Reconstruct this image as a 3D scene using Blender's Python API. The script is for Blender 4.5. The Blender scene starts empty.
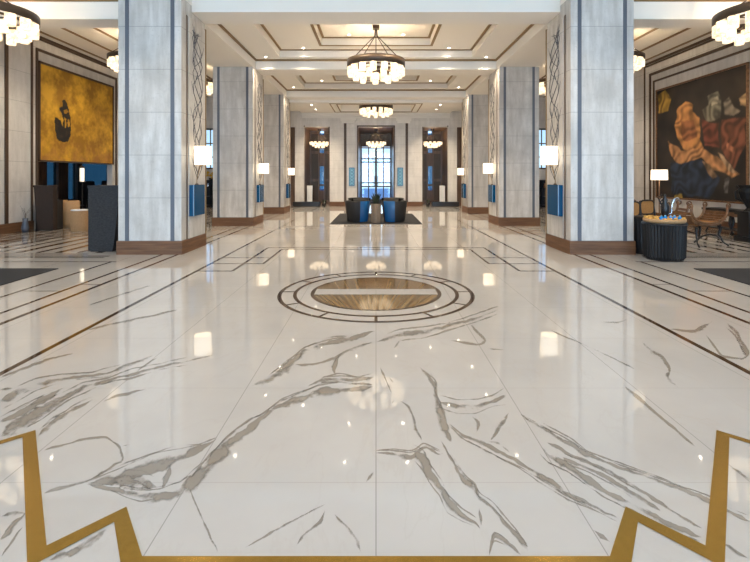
import bpy, bmesh, math, random
from mathutils import Vector, noise
random.seed(7)
C = bpy.context.scene.collection
PI = math.pi
F, H, CX, HY = 455.0, 1.5, 376.0, 177.0      # focal length in pixels, eye height, vanishing point

def fp(x, y):                                # a point of the floor seen at photo position x, y
    s = max(y - HY, 1.0)
    return ((x - CX) / s * H, F * H / s)

# ------------------------------------------------------------------ materials
def mat(name, col=(.8, .8, .8), rough=.5, metal=0, emit=None, es=0, spec=.5, trans=0, coat=0):
    m = bpy.data.materials.new(name); m.use_nodes = True
    b = m.node_tree.nodes['Principled BSDF']
    b.inputs['Base Color'].default_value = (*col, 1)
    b.inputs['Roughness'].default_value = rough
    b.inputs['Metallic'].default_value = metal
    b.inputs['Specular IOR Level'].default_value = spec
    b.inputs['Transmission Weight'].default_value = trans
    b.inputs['Coat Weight'].default_value = coat
    if emit:
        b.inputs['Emission Color'].default_value = (*emit, 1)
        b.inputs['Emission Strength'].default_value = es
    return m
def nodes(m):
    nt = m.node_tree
    return nt, nt.nodes['Principled BSDF'], nt.nodes.new, nt.links.new
def math_n(nt, op, a, b=None, c=None):
    n = nt.nodes.new('ShaderNodeMath'); n.operation = op
    for i, v in enumerate((a, b, c)):
        if v is None: continue
        if isinstance(v, (int, float)): n.inputs[i].default_value = v
        else: nt.links.new(v, n.inputs[i])
    return n.outputs[0]
def mixc(nt, fac, a, b):
    n = nt.nodes.new('ShaderNodeMix'); n.data_type = 'RGBA'
    if isinstance(fac, (int, float)): n.inputs[0].default_value = fac
    else: nt.links.new(fac, n.inputs[0])
    for i, v in ((6, a), (7, b)):
        if isinstance(v, tuple): n.inputs[i].default_value = (*v, 1)
        else: nt.links.new(v, n.inputs[i])
    return n.outputs[2]
def noise_n(nt, vec, scale, detail=4, rough=.55, sc=(1, 1, 1), dist=0):
    mp = nt.nodes.new('ShaderNodeMapping'); mp.inputs['Scale'].default_value = sc
    nt.links.new(vec, mp.inputs['Vector'])
    n = nt.nodes.new('ShaderNodeTexNoise'); n.inputs['Scale'].default_value = scale
    n.inputs['Detail'].default_value = detail; n.inputs['Roughness'].default_value = rough
    n.inputs['Distortion'].default_value = dist
    nt.links.new(mp.outputs[0], n.inputs['Vector'])
    return n.outputs['Fac']
def maprange(nt, v, a, b, c=0.0, d=1.0):
    n = nt.nodes.new('ShaderNodeMapRange'); nt.links.new(v, n.inputs[0])
    for i, q in enumerate((a, b, c, d)): n.inputs[i + 1].default_value = q
    return n.outputs[0]
def geo_pos(nt):
    return nt.nodes.new('ShaderNodeNewGeometry').outputs['Position']
def sep(nt, v):
    s = nt.nodes.new('ShaderNodeSeparateXYZ'); nt.links.new(v, s.inputs[0]); return s.outputs
def seam(nt, c, period, off, w):
    v = math_n(nt, 'SUBTRACT', c, off - period / 2)
    v = math_n(nt, 'DIVIDE', v, period)
    v = math_n(nt, 'FRACT', v)
    v = math_n(nt, 'SUBTRACT', v, .5)
    v = math_n(nt, 'ABSOLUTE', v)
    return math_n(nt, 'LESS_THAN', v, w / 2 / period)

M = {}
# polished floor marble, with vein attribute carried by the traced veins
m = M['floor'] = mat('polished white marble', rough=.035, spec=.75)
nt, b, N, L = nodes(m)
P = geo_pos(nt); S = sep(nt, P)
cloud = noise_n(nt, P, .7, 5)
base = mixc(nt, maprange(nt, cloud, .35, .7), (.42, .40, .378), (.485, .467, .447))
streak = noise_n(nt, P, 1.6, 8, .6, (1.0, .45, 1), .6)
sk = math_n(nt, 'ABSOLUTE', math_n(nt, 'SUBTRACT', streak, .5))
skf = maprange(nt, sk, .0, .012, .22, 0)
base = mixc(nt, skf, base, (.40, .37, .33))
sm = math_n(nt, 'MAXIMUM', seam(nt, S[0], .92, 0, .005), math_n(nt, 'MULTIPLY', seam(nt, S[1], 1.0, 3.234, .004), .45))
base = mixc(nt, math_n(nt, 'MULTIPLY', sm, .75), base, (.22, .21, .2))
L(base, b.inputs['Base Color'])
m = M['vein'] = mat('taupe marble vein', rough=.035, spec=.75)
nt, b, N, L = nodes(m); P = geo_pos(nt)
at = N('ShaderNodeAttribute'); at.attribute_name = 'vein'
fine = noise_n(nt, P, 30, 6, .7, (1, .6, 1)); mid = noise_n(nt, P, 7, 4, .6)
v = math_n(nt, 'ADD', at.outputs['Fac'], math_n(nt, 'MULTIPLY', math_n(nt, 'SUBTRACT', fine, .5), 1.0))
v = math_n(nt, 'ADD', v, math_n(nt, 'MULTIPLY', math_n(nt, 'SUBTRACT', mid, .5), .9))
vf = maprange(nt, v, .18, .55, 0, 1)
edge = maprange(nt, v, .45, .62, 1, 0)
lng = noise_n(nt, P, 22, 5, .7, (1, .35, 1)); edge = math_n(nt, 'MULTIPLY', edge, maprange(nt, lng, .42, .58))
L(mixc(nt, edge, (.29, .255, .215), (.165, .14, .115)), b.inputs['Base Color'])
vis = math_n(nt, 'MULTIPLY', math_n(nt, 'MULTIPLY', vf, .8), math_n(nt, 'GREATER_THAN', at.outputs['Fac'], .03))
trn = N('ShaderNodeBsdfTransparent'); mxs = N('ShaderNodeMixShader')
L(vis, mxs.inputs[0]); L(trn.outputs[0], mxs.inputs[1]); L(b.outputs[0], mxs.inputs[2]); L(mxs.outputs[0], nt.nodes['Material Output'].inputs[0])

def marble(name, c1, c2, rough=.35, period=.83, off=.265, spec=.4, seamd=.6):
    m = mat(name, rough=rough, spec=spec)
    nt, b, N, L = nodes(m); P = geo_pos(nt); S = sep(nt, P)
    n1 = noise_n(nt, P, 3.0, 7, .62, (2.2, 2.2, .35))
    n2 = noise_n(nt, P, 1.2, 4, .6)
    col = mixc(nt, maprange(nt, n1, .32, .68), c1, c2)
    col = mixc(nt, maprange(nt, n2, .45, .70, 0, .55), col, tuple(q * .82 for q in c1))
    n3 = noise_n(nt, P, 22, 5, .7)
    col = mixc(nt, maprange(nt, n3, .55, .72, 0, .35), col, tuple(q * .68 for q in c1))
    sf = math_n(nt, 'MULTIPLY', seam(nt, S[2], period, off, .009), seamd)
    col = mixc(nt, sf, col, (.2, .2, .2))
    L(col, b.inputs['Base Color'])
    return m
M['marble'] = marble('honed column marble', (.50, .47, .43), (.71, .685, .65), .26)
M['wallmarble'] = marble('warm wall marble', (.60, .575, .54), (.74, .715, .68), .4, .83)
M['backmarble'] = marble('back wall marble', (.60, .57, .53), (.72, .69, .65), .4, .415, seamd=.35)
M['plaster'] = mat('cream plaster', (.84, .80, .735), .75)
M['plaster2'] = mat('off white plaster', (.74, .71, .66), .7)
def wood(name, c1, c2, rough=.4, sc=(.6, .6, 9)):
    m = mat(name, rough=rough); nt, b, N, L = nodes(m); P = geo_pos(nt)
    n = noise_n(nt, P, 3, 6, .6, sc)
    L(mixc(nt, maprange(nt, n, .3, .7), c1, c2), b.inputs['Base Color']); return m
M['basewood'] = wood('brown skirting wood', (.10, .043, .018), (.20, .095, .042), .55)
M['darkwood'] = wood('dark bronze panelling', (.085, .045, .024), (.19, .105, .06), .3, (5, 5, .5))
M['bronze'] = mat('dark bronze', (.085, .057, .037), .4, .4)
M['goldtrim'] = mat('antique brass trim', (.27, .17, .07), .45, .3)
M['browntrim'] = mat('brown trim', (.085, .05, .03), .4, .2)
M['bluestrip'] = mat('brushed steel inlay', (.125, .135, .16), .45, .25)
M['silverstrip'] = mat('pale brushed inlay', (.20, .155, .12), .4, .4)
M['inlay'] = mat('brown marble inlay', (.055, .030, .015), .06, spec=.35)
M['inlaygold'] = mat('amber brown marble inlay', (.10, .055, .024), .08, spec=.35)
m = M['brass'] = mat('brushed brass inlay', (.50, .31, .065), .24, .75)
nt, b, N, L = nodes(m); P = geo_pos(nt)
L(mixc(nt, noise_n(nt, P, 40, 3), (.27, .155, .022), (.38, .23, .045)), b.inputs['Base Color'])
m = M['onyx'] = mat('brown onyx', rough=.06)
nt, b, N, L = nodes(m); P = geo_pos(nt); S = sep(nt, P)
ang = math_n(nt, 'ARCTAN2', S[0], math_n(nt, 'SUBTRACT', S[1], 4.3))
cb = N('ShaderNodeCombineXYZ'); L(ang, cb.inputs[0])
n = noise_n(nt, cb.outputs[0], 18, 5, .7)
n2 = noise_n(nt, P, 5, 5, .6)
col = mixc(nt, maprange(nt, n, .35, .65), (.075, .04, .013), (.29, .19, .085))
L(mixc(nt, maprange(nt, n2, .4, .7, 0, .5), col, (.17, .10, .04)), b.inputs['Base Color'])
m = M['mat'] = mat('charcoal carpet', rough=.95)
nt, b, N, L = nodes(m); P = geo_pos(nt)
L(mixc(nt, noise_n(nt, P, 160, 3), (.006, .006, .007), (.025, .025, .029)), b.inputs['Base Color'])
def fabric(name, c1, c2, scale=60, rough=.7, sc=(1, 1, 1)):
    m = mat(name, rough=rough); nt, b, N, L = nodes(m); P = geo_pos(nt)
    b.inputs['Specular IOR Level'].default_value = .25
    n = noise_n(nt, P, scale, 4, .7, sc)
    L(mixc(nt, maprange(nt, n, .3, .7), c1, c2), b.inputs['Base Color'])
    bp = N('ShaderNodeBump'); bp.inputs['Strength'].default_value = .4; L(n, bp.inputs['Height']); L(bp.outputs[0], b.inputs['Normal'])
    return m
M['brownweave'] = fabric('brown textured panel', (.022, .014, .010), (.07, .046, .035), 45, .6, (.5, .5, 2))
M['greyweave'] = fabric('grey textured panel', (.012, .012, .014), (.052, .050, .050), 45, .6, (.5, .5, 2))
M['black'] = mat('black lacquer', (.010, .010, .011), .35)
M['charcoal'] = mat('charcoal leather', (.013, .012, .012), .55, spec=.3)
M['chairblue'] = mat('deep blue chair band', (.012, .09, .24), .25)
M['bluepanel'] = mat('blue lacquer', (.003, .065, .16), .25, 0, spec=.25)
M['bottleblue'] = mat('bright blue glass', (.02, .22, .55), .2)
M['petal'] = mat('golden dried petals', (.62, .34, .08), .7)
M['blueedge'] = mat('pale blue metal edge', (.25, .45, .65), .3, .5)
M['wicker'] = fabric('natural wicker', (.30, .165, .075), (.62, .38, .19), 70, .7, (1, 1, 2))
M['cane'] = fabric('amber cane', (.30, .14, .045), (.55, .28, .09), 80, .6)
M['linen'] = mat('lit linen shade', (.9, .85, .75), .8, emit=(1, .83, .60), es=1.35)
M['alabaster'] = mat('lit alabaster', (.6, .5, .38), .5, emit=(1, .80, .54), es=4.2)
nt, b, N, L = nodes(M['alabaster']); P = geo_pos(nt)
L(maprange(nt, noise_n(nt, P, 9, 5, .75), .38, .62, .45, 1.8), b.inputs['Emission Strength'])
M['lens'] = mat('lit downlight', (1, 1, 1), .4, emit=(1, .86, .66), es=40)
M['whitecer'] = mat('white ceramic', (.75, .73, .7), .3)
M['leaf'] = mat('dark leaves', (.02, .03, .015), .5)
M['flower'] = mat('yellow blossoms', (.7, .42, .04), .6)
M['etch'] = mat('ink grey branch etching', (.085, .085, .10), .5)
M['darkblue'] = mat('deep blue ornament', (.03, .16, .26), .3, .3)
M['ltblue'] = mat('powder blue glaze', (.25, .5, .62), .3)
M['carved'] = wood('carved walnut', (.10, .045, .02), (.26, .125, .055), .35, (4, 4, 4))
M['planterbeige'] = fabric('beige fluted stone', (.15, .11, .075), (.24, .18, .13), 40, .6)
M['chrome'] = mat('polished chrome', (.55, .6, .68), .12, 1)
M['white'] = mat('white lining', (.8, .8, .78), .6)
m = M['glass'] = bpy.data.materials.new('window glass'); m.use_nodes = True
nt = m.node_tree; nt.nodes.clear()
o_ = nt.nodes.new('ShaderNodeOutputMaterial'); mx = nt.nodes.new('ShaderNodeMixShader'); tr = nt.nodes.new('ShaderNodeBsdfTransparent'); gl = nt.nodes.new('ShaderNodeBsdfGlossy')
tr.inputs[0].default_value = (.86, .94, .985, 1); gl.inputs['Roughness'].default_value = .05; mx.inputs[0].default_value = .12
nt.links.new(tr.outputs[0], mx.inputs[1]); nt.links.new(gl.outputs[0], mx.inputs[2]); nt.links.new(mx.outputs[0], o_.inputs[0])
m = M['deepglass'] = m.copy(); m.name = 'deep blue glass'
for n in m.node_tree.nodes:
    if n.type == 'BSDF_TRANSPARENT': n.inputs[0].default_value = (.12, .22, .29, 1)
m = M['blueglass'] = m.copy(); m.name = 'sky blue glass'
for n in m.node_tree.nodes:
    if n.type == 'BSDF_TRANSPARENT': n.inputs[0].default_value = (.20, .36, .48, 1)
def paint_mat(name, rough=.55):
    m = mat(name, rough=rough); nt, b, N, L = nodes(m)
    a = N('ShaderNodeAttribute'); a.attribute_name = 'paint'; L(a.outputs['Color'], b.inputs['Base Color']); return m
M['paint'] = paint_mat('oil paint')

# ------------------------------------------------------------------ mesh builder
class MB:
    def __init__(s): s.v = []; s.f = []; s.m = []; s.vein = {}; s.smooth = []
    def face(s, pts, mi=0, sm=False):
        n = len(s.v); s.v += [tuple(p) for p in pts]; s.f.append(tuple(range(n, n + len(pts)))); s.m.append(mi); s.smooth.append(sm)
    def box(s, x0, x1, y0, y1, z0, z1, mi=0):
        n = len(s.v)
        s.v += [(x0, y0, z0), (x1, y0, z0), (x1, y1, z0), (x0, y1, z0), (x0, y0, z1), (x1, y0, z1), (x1, y1, z1), (x0, y1, z1)]
        for q in ((0, 3, 2, 1), (4, 5, 6, 7), (0, 1, 5, 4), (1, 2, 6, 5), (2, 3, 7, 6), (3, 0, 4, 7)):
            s.f.append(tuple(n + i for i in q)); s.m.append(mi); s.smooth.append(False)
        return s
    def frame(s, x0, x1, y0, y1, w, z0, z1, mi=0):        # flat rectangular ring
        s.box(x0, x1, y0, y0 + w, z0, z1, mi); s.box(x0, x1, y1 - w, y1, z0, z1, mi)
        s.box(x0, x0 + w, y0 + w, y1 - w, z0, z1, mi); s.box(x1 - w, x1, y0 + w, y1 - w, z0, z1, mi); return s
    def lathe(s, prof, cx=0, cy=0, n=24, mi=0, a0=0, a1=2 * PI, flute=0, nf=0):
        full = abs(a1 - a0 - 2 * PI) < 1e-6; k = n if full else n + 1; st = len(s.v)
        for r, z in prof:
            for i in range(k):
                a = a0 + (a1 - a0) * i / n
                rr = r * (1 - flute * (i % 2)) if flute else r
                s.v.append((cx + rr * math.cos(a), cy + rr * math.sin(a), z))
        for j in range(len(prof) - 1):
            for i in range(n):
                i2 = (i + 1) % k
                s.f.append((st + j * k + i, st + j * k + i2, st + (j + 1) * k + i2, st + (j + 1) * k + i)); s.m.append(mi); s.smooth.append(not flute)
        return s
    def tube(s, pts, r, n=8, mi=0, caps=True):
        pts = [Vector(p) for p in pts]; st = len(s.v); K = len(pts)
        rs = r if isinstance(r, (list, tuple)) else [r] * K
        up = Vector((0, 0, 1)); prev = None
        for i, p in enumerate(pts):
            t = (pts[min(i + 1, K - 1)] - pts[max(i - 1, 0)]).normalized()
            if prev is None:
                u = t.cross(up)
                if u.length < .01: u = t.cross(Vector((1, 0, 0)))
            else: u = prev - t * prev.dot(t)
            u.normalize(); prev = u; w = t.cross(u)
            for j in range(n):
                a = 2 * PI * j / n; s.v.append(tuple(p + (u * math.cos(a) + w * math.sin(a)) * rs[i]))
        for i in range(K - 1):
            for j in range(n):
                j2 = (j + 1) % n
                s.f.append((st + i * n + j, st + i * n + j2, st + (i + 1) * n + j2, st + (i + 1) * n + j)); s.m.append(mi); s.smooth.append(True)
        if caps:
            s.f.append(tuple(st + j for j in range(n))[::-1]); s.m.append(mi); s.smooth.append(False)
            s.f.append(tuple(st + (K - 1) * n + j for j in range(n))); s.m.append(mi); s.smooth.append(False)
        return s
    def ball(s, c, r, n=12, mi=0, sc=(1, 1, 1)):
        st = len(s.v); m = n // 2
        for j in range(m + 1):
            ph = PI * j / m
            for i in range(n):
                a = 2 * PI * i / n
                s.v.append((c[0] + r * sc[0] * math.sin(ph) * math.cos(a), c[1] + r * sc[1] * math.sin(ph) * math.sin(a), c[2] + r * sc[2] * math.cos(ph)))
        for j in range(m):
            for i in range(n):
                i2 = (i + 1) % n
                s.f.append((st + j * n + i, st + (j + 1) * n + i, st + (j + 1) * n + i2, st + j * n + i2)); s.m.append(mi); s.smooth.append(True)
        return s
    def build(s, name, mats, parent=None, bevel=0, loc=None):
        me = bpy.data.meshes.new(name); me.from_pydata(s.v, [], s.f)
        if not isinstance(mats, (list, tuple)): mats = [mats]
        for q in mats: me.materials.append(M[q])
        me.polygons.foreach_set('material_index', s.m); me.polygons.foreach_set('use_smooth', s.smooth)
        if s.vein:
            a = me.attributes.new('vein', 'FLOAT', 'POINT'); d = [0.0] * len(s.v)
            for k, q in s.vein.items(): d[k] = q
            a.data.foreach_set('value', d)
        me.update()
        o = bpy.data.objects.new(name, me); C.objects.link(o)
        if parent is not None: o.parent = parent
        if loc: o.location = loc
        if bevel:
            bm = bmesh.new(); bm.from_mesh(me); bmesh.ops.remove_doubles(bm, verts=bm.verts, dist=1e-5)
            bmesh.ops.bevel(bm, geom=list(bm.edges), offset=bevel, segments=2, affect='EDGES', clamp_overlap=True)
            bm.to_mesh(me); bm.free()
        return o
def empty(name, loc, label, cat, group=None, rz=0):
    o = bpy.data.objects.new(name, None); o.empty_display_size = .1; C.objects.link(o); o.location = loc; o.rotation_euler = (0, 0, rz)
    return tag(o, label, cat, group)
def tag(o, label=None, cat=None, group=None, kind=None):
    if label: o['label'] = label
    if cat: o['category'] = cat
    if group: o['group'] = group
    if kind: o['kind'] = kind
    return o
def struct(o): o['kind'] = 'structure'; return o
def copy_tree(o, parent=None):
    c = o.copy(); C.objects.link(c); c.parent = parent
    for ch in list(o.children): copy_tree(ch, c)
    return c

XI, XO = 3.77, 4.99            # inner and outer faces of the columns
WX = 9.8                       # side walls
YB = 23.3                      # back wall
YF = -6.0                      # entrance wall
CY = [8.81, 13.92, 18.60]      # fronts of the three columns of a row
CW = 1.21
SOF = 4.87

# ------------------------------------------------------------------ floor
fl = MB()
fl.face([(-12.4, YF - 1, 0), (12.4, YF - 1, 0), (12.4, 29, 0), (-12.4, 29, 0)])
ZL = [0.0006]
def strip(x0, y0, x1, y1, w, mi=1, z=.0012):
    d = Vector((x1 - x0, y1 - y0)); d.normalize(); n = Vector((-d.y, d.x)) * w / 2
    fl.face([(x0 - n.x, y0 - n.y, z), (x1 - n.x, y1 - n.y, z), (x1 + n.x, y1 + n.y, z), (x0 + n.x, y0 + n.y, z)], mi)
for s in (-1, 1):
    strip(s * 2.86, .2, s * 2.86, 23, .055)
    strip(s * 3.83, .2, s * 3.83, 23, .06, z=.00125)
    strip(s * 4.13, .2, s * 4.13, 23, .05, z=.0013)
    strip(s * 4.68, .2, s * 4.68, 8.06, .045, z=.00135)
    strip(s * 4.13, 5.98, s * 4.68, 5.98, .02, z=.0014)
    strip(s * 4.68, 5.5, s * 5.2, 5.5, .02, z=.0014)
    strip(s * 3.83, 6.35, s * 4.13, 6.35, .02, z=.0014)
    # L-shaped figures beside the medallion
    strip(s * 2.29, 7.25, s * 2.29, 9.65, .05)
    strip(s * 1.95, 7.87, s * 1.95, 9.42, .045)
    strip(s * 2.29, 7.25, s * 2.86, 7.25, .045, z=.0015)
    strip(s * 1.95, 7.87, s * 2.86, 7.87, .045, z=.0015)
    strip(s * 1.98, 8.45, s * 2.86, 8.45, .045, z=.0015)
    # side aisle stripes
    strip(s * 4.6, 8.05, s * 9.8, 8.05, .035, z=.0016)
    strip(s * 5.05, 8.45, s * 9.8, 8.45, .05, z=.0016)
    strip(s * 5.05, 8.62, s * 9.8, 8.62, .07, z=.0016)
    strip(s * 5.6, 8.85, s * 9.8, 8.85, .05, z=.0016)
    for k in range(11):
        x = 5.5 + k * .4
        strip(s * x, 9.0, s * x, 23, .08 if k % 2 else .14, 3, z=.0017 + k * .00001)
    for k in range(15):
        y = 9.3 + k * .55
        strip(s * 9.75, y, s * 6.3, y + 3.45, .11 if k % 2 else .07, 3, z=.0019 + k * .00001)
strip(-1.96, 9.42, 1.96, 9.42, .05); strip(-2.29, 9.65, 2.29, 9.65, .06)
strip(-2.86, 13.9, 2.86, 13.9, .04)
# traced grey veins of the marble
VEINS = [
 [(0,402,10),(16,394,8),(37,386,7),(64,379,4),(91,376,2.5),(107,373,2),(123,367,3.5),(157,354,1.5)],
 [(0,422,6),(21,413,7),(48,397,6),(64,389,4)],
 [(0,437,12),(24,422,14),(45,410,12),(67,397,6),(85,387,5),(107,381,3),(133,374,3),(160,367,2),(190,361,1.5),(213,355,1)],
 [(37,437,5),(53,422,5),(80,406,3),(93,400,1.5)], [(101,401,2),(120,396,3),(147,389,1)],
 [(0,378,3),(27,367,2.5),(53,358,2),(76,353,1)], [(0,390,6),(8,389,3),(16,388,1)],
 [(43,450,2),(64,445,1.5),(85,439,1.5),(107,437,2),(120,447,3),(123,461,4),(107,469,3),(91,479,2),(84,482,2),(63,487,3),(43,493,2)],
 [(120,447,1),(130,444,1)], [(122,458,1),(127,461,4)],
 [(217,439,1),(196,451,7),(178,457,11),(152,467,15),(127,475,13),(101,483,7),(86,485,3)],
 [(88,485,3),(114,490,6),(139,497,7),(160,498,11),(182,492,11),(194,482,14),(207,469,14),(228,447,12),(252,427,9),(260,419,4),(281,405,5),(303,399,8),(324,393,11),(345,390,8),(374,387,4)],
 [(170,463,6),(166,478,6),(162,490,8)], [(104,483,5),(124,482,14),(142,484,20),(156,487,12)], [(126,481,3),(140,483,3),(150,491,3),(158,488,3)],
 [(252,386,5),(268,382,9),(287,367,9),(305,351,5),(329,343,4),(351,339,6),(375,331,3)],
 [(295,365,3),(316,364,1),(335,358,3),(351,349,3),(373,342,2)], [(340,355,5),(332,370,7),(336,376,2)],
 [(307,387,2),(319,381,4),(340,380,7),(358,380,3),(375,378,8)], [(345,384,2),(375,385,3)],
 [(419,367,3),(427,375,4),(434,384,4),(437,391,3),(435,397,7),(440,413,9),(445,429,11),(451,444,8)],
 [(440,438,1.5),(447,453,2),(453,463,2),(464,481,4),(475,489,9),(479,499,5),(490,505,2),(510,528,4),(523,542,7),(530,555,5)],
 [(437,401,4),(456,407,5),(477,408,7),(493,401,4),(507,396,9)],
 [(447,422,1),(464,437,2),(483,443,5),(501,453,5),(520,463,4),(541,477,6),(570,495,5),(598,509,3),(619,520,3)],
 [(472,417,2),(479,422,5),(476,433,4)], [(509,413,3),(501,423,5),(491,440,6)], [(486,441,3),(500,444,2),(512,455,2)],
 [(376,453,1.5),(392,454,3),(411,459,6),(418,452,3),(424,447,3),(440,455,2),(447,451,1)],
 [(413,450,8),(424,461,10),(428,473,9),(441,489,9),(448,502,9),(461,515,5),(477,524,4),(481,531,1)],
 [(400,401,1.5),(409,407,2),(416,429,3),(421,442,4)], [(389,409,2),(397,398,4)], [(379,365,1.5),(392,394,1.2)], [(387,375,1),(396,385,1.5)],
 [(376,342,2),(400,335,5),(424,332,4),(448,326,3.5),(476,319,2.5),(498,310,1.5)],
 [(392,350,2),(403,338,3)], [(469,324,3),(486,341,3),(479,345,2),(448,340,1)], [(485,349,1.4),(504,350,1)],
 [(520,415,2),(541,428,3),(570,444,4),(587,455,4),(620,468,3),(661,482,3),(687,491,4),(708,501,5),(726,510,3),(750,522,3)],
 [(547,442,4),(570,455,4),(605,470,4),(636,488,4),(656,501,4),(680,516,2),(704,530,2)],
 [(539,446,4),(547,455,9),(565,465,8),(605,492,5),(636,507,6),(661,521,7),(702,538,3)],
 [(560,457,3),(585,467,4),(611,480,5),(636,496,4),(661,511,4)],
 [(560,490,4),(575,499,3),(593,508,1.5)], [(593,530,1.5),(604,538,5),(611,543,3)],
 [(621,383,3),(641,400,4),(658,415,2),(678,432,2),(695,447,4)],
 [(641,341,2),(650,351,4),(665,359,3),(670,371,3),(665,376,4),(678,388,2)],
 [(668,329,1),(695,332,2.5),(712,322,5)], [(726,322,3),(736,331,4),(748,356,6),(739,360,2)], [(705,334,1),(722,357,2),(749,360,2)],
 [(727,465,3),(737,472,5),(750,479,4)], [(722,543,4),(748,559,4)],
 [(0,516,3),(15,513,6),(27,513,5)], [(0,541,7),(13,526,6),(27,512,2)], [(0,559,2),(25,524,2)],
 [(48,561,3),(70,555,12),(90,543,18),(108,528,5)],
 [(189,488,1.2),(203,521,1.8),(218,554,2)], [(295,547,3),(308,531,3),(322,521,3),(326,508,1.5)], [(334,514,2.5),(355,537,2.5),(360,552,7)],
 [(245,548,1),(271,533,1.6),(300,517,1.6),(326,504,1)], [(489,554,3),(494,534,5),(505,541,5),(521,555,5)], [(479,507,3),(482,526,4)],
 [(87,306,1),(152,285,1.6)], [(87,330,1.6),(177,310,2)], [(135,372,1),(160,356,1)], [(550,330,1.2),(600,352,1),(640,372,1)],
 [(600,322,1),(618,323,1.4),(632,318,1)], [(367,482,3),(375,470,6)],
]
vi = 0
rv = random.Random(21); extra = []
for vn in VEINS:                      # hairline companions beside the broad veins
    if max(p[2] for p in vn) >= 5 and len(vn) >= 4:
        for q in range(2):
            k0 = rv.randint(0, 1); sgn = rv.choice((-1, 1)); o1 = rv.uniform(.5, 1.1)
            extra.append([(x + rv.uniform(-2, 2), y + sgn * (w * o1 + 2) * .8 + rv.uniform(-2, 2), rv.uniform(.5, 1.3)) for x, y, w in vn[k0:len(vn) - rv.randint(0, 1)]])
for vn in VEINS + extra:
    vi += 1; z = .0002 + vi * .000006
    # resample along the line with small wander
    pts = []
    for (ax, ay, aw), (bx, by, bw) in zip(vn, vn[1:]):
        k = max(2, int(math.hypot(bx - ax, by - ay) / 2.5))
        for i in range(k):
            t = i / k; pts.append((ax + (bx - ax) * t, ay + (by - ay) * t, aw + (bw - aw) * t))
    pts.append(vn[-1])
    if len(pts) > 6:     # smooth corners
        for _ in range(2):
            pts = [pts[0]] + [tuple((pts[i-1][q] + 2*pts[i][q] + pts[i+1][q]) / 4 for q in range(3)) for i in range(1, len(pts)-1)] + [pts[-1]]
    K = len(pts); st = len(fl.v); prof = ((-1, .02), (-.75, .52), (-.3, .78), (.2, .62), (.6, .36), (1.15, .02))
    for i, (x, y, w) in enumerate(pts):
        x2, y2, _ = pts[min(i + 1, K - 1)]; x1, y1, _ = pts[max(i - 1, 0)]
        dx, dy = x2 - x1, y2 - y1; l = math.hypot(dx, dy) or 1; nx, ny = -dy / l, dx / l
        wob = noise.noise((x * .09, y * .09, vi)) * 1.6 * min(1, w / 3)
        ww = (w * .92 + 1.0) * .5 * (1 + .45 * noise.noise((x * .05, y * .05, vi + 9.3)) + .3 * noise.noise((x * .2, y * .2, vi + 3.3)))
        endf = min(1, i / 3 + .25, (K - 1 - i) / 3 + .25) * (.82 + .75 * noise.noise((x * .045, y * .045, vi + 5.5)))
        ww *= min(1, i / 5 + .2, (K - 1 - i) / 5 + .2)
        thin = min(1.0, .66 + w / 7)
        for q, a in prof:
            px, py = x + nx * (q * ww + wob), y + ny * (q * ww + wob)
            fx, fy = fp(px, py); fl.vein[len(fl.v)] = max(.011, a * endf * thin); fl.v.append((fx, fy, z))
    n = len(prof)
    for i in range(K - 1):
        for j in range(n - 1):
            q = (st + i * n + j, st + i * n + j + 1, st + (i + 1) * n + j + 1, st + (i + 1) * n + j)
            a, b_, c_ = (Vector(fl.v[q[0]]), Vector(fl.v[q[1]]), Vector(fl.v[q[2]]))
            if (b_ - a).cross(c_ - a).z < 0: q = q[::-1]
            fl.f.append(q); fl.m.append(2); fl.smooth.append(False)
struct(fl.build('floor', ['floor', 'inlay', 'vein', 'inlaygold']))

# brass zigzag border
out = [(-3.2, 1.62), (-2.016, 2.693), (-1.339, 1.849), (-1.134, 2.067), (-.924, 1.797)]
inn = [(-3.2, 1.54), (-2.034, 2.618), (-1.333, 1.735), (-1.137, 1.975), (-.963, 1.725)]
out += [(-x, y) for x, y in out[::-1]]; inn += [(-x, y) for x, y in inn[::-1]]
br = MB(); zb = .003
inn[2] = (-1.335, 1.742); inn[-3] = (1.335, 1.742)
for i in range(len(out) - 1):
    br.face([(*inn[i], zb), (*inn[i + 1], zb), (*out[i + 1], zb), (*out[i], zb)])
struct(br.build('trim_1', 'brass'))
# medallion
md = MB(); mc = 5.94
def ring(r0, r1, z, mi, n=96):
    for i in range(n):
        a, b2 = 2 * PI * i / n, 2 * PI * (i + 1) / n
        if r0 == 0: md.face([(0, mc, z), (r1 * math.cos(a), mc + r1 * math.sin(a), z), (r1 * math.cos(b2), mc + r1 * math.sin(b2), z)], mi)
        else: md.face([(r0 * math.cos(a), mc + r0 * math.sin(a), z), (r1 * math.cos(a), mc + r1 * math.sin(a), z), (r1 * math.cos(b2), mc + r1 * math.sin(b2), z), (r0 * math.cos(b2), mc + r0 * math.sin(b2), z)], mi)
ring(1.21, 1.26, .0022, 0); ring(1.02, 1.065, .0022, 0); ring(.80, .845, .0024, 0); ring(0, .81, .0021, 1)
for k in range(12):
    a = k * PI / 6 + PI / 2; c_, s_ = math.cos(a), math.sin(a); w = .016
    md.face([(1.06 * c_ + w * s_, mc + 1.06 * s_ - w * c_, .0022), (1.215 * c_ + w * s_, mc + 1.215 * s_ - w * c_, .0022), (1.215 * c_ - w * s_, mc + 1.215 * s_ + w * c_, .0022), (1.06 * c_ - w * s_, mc + 1.06 * s_ + w * c_, .0022)], 0)
md.face([(-.79, mc - .14, .0026), (.79, mc - .14, .0026), (.79, mc + .14, .0026), (-.79, mc + .14, .0026)], 2)
md.face([(-.785, mc - .165, .0027), (.785, mc - .165, .0027), (.785, mc - .145, .0027), (-.785, mc - .145, .0027)], 0)
struct(md.build('trim_2', ['inlay', 'onyx', 'floor']))
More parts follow.
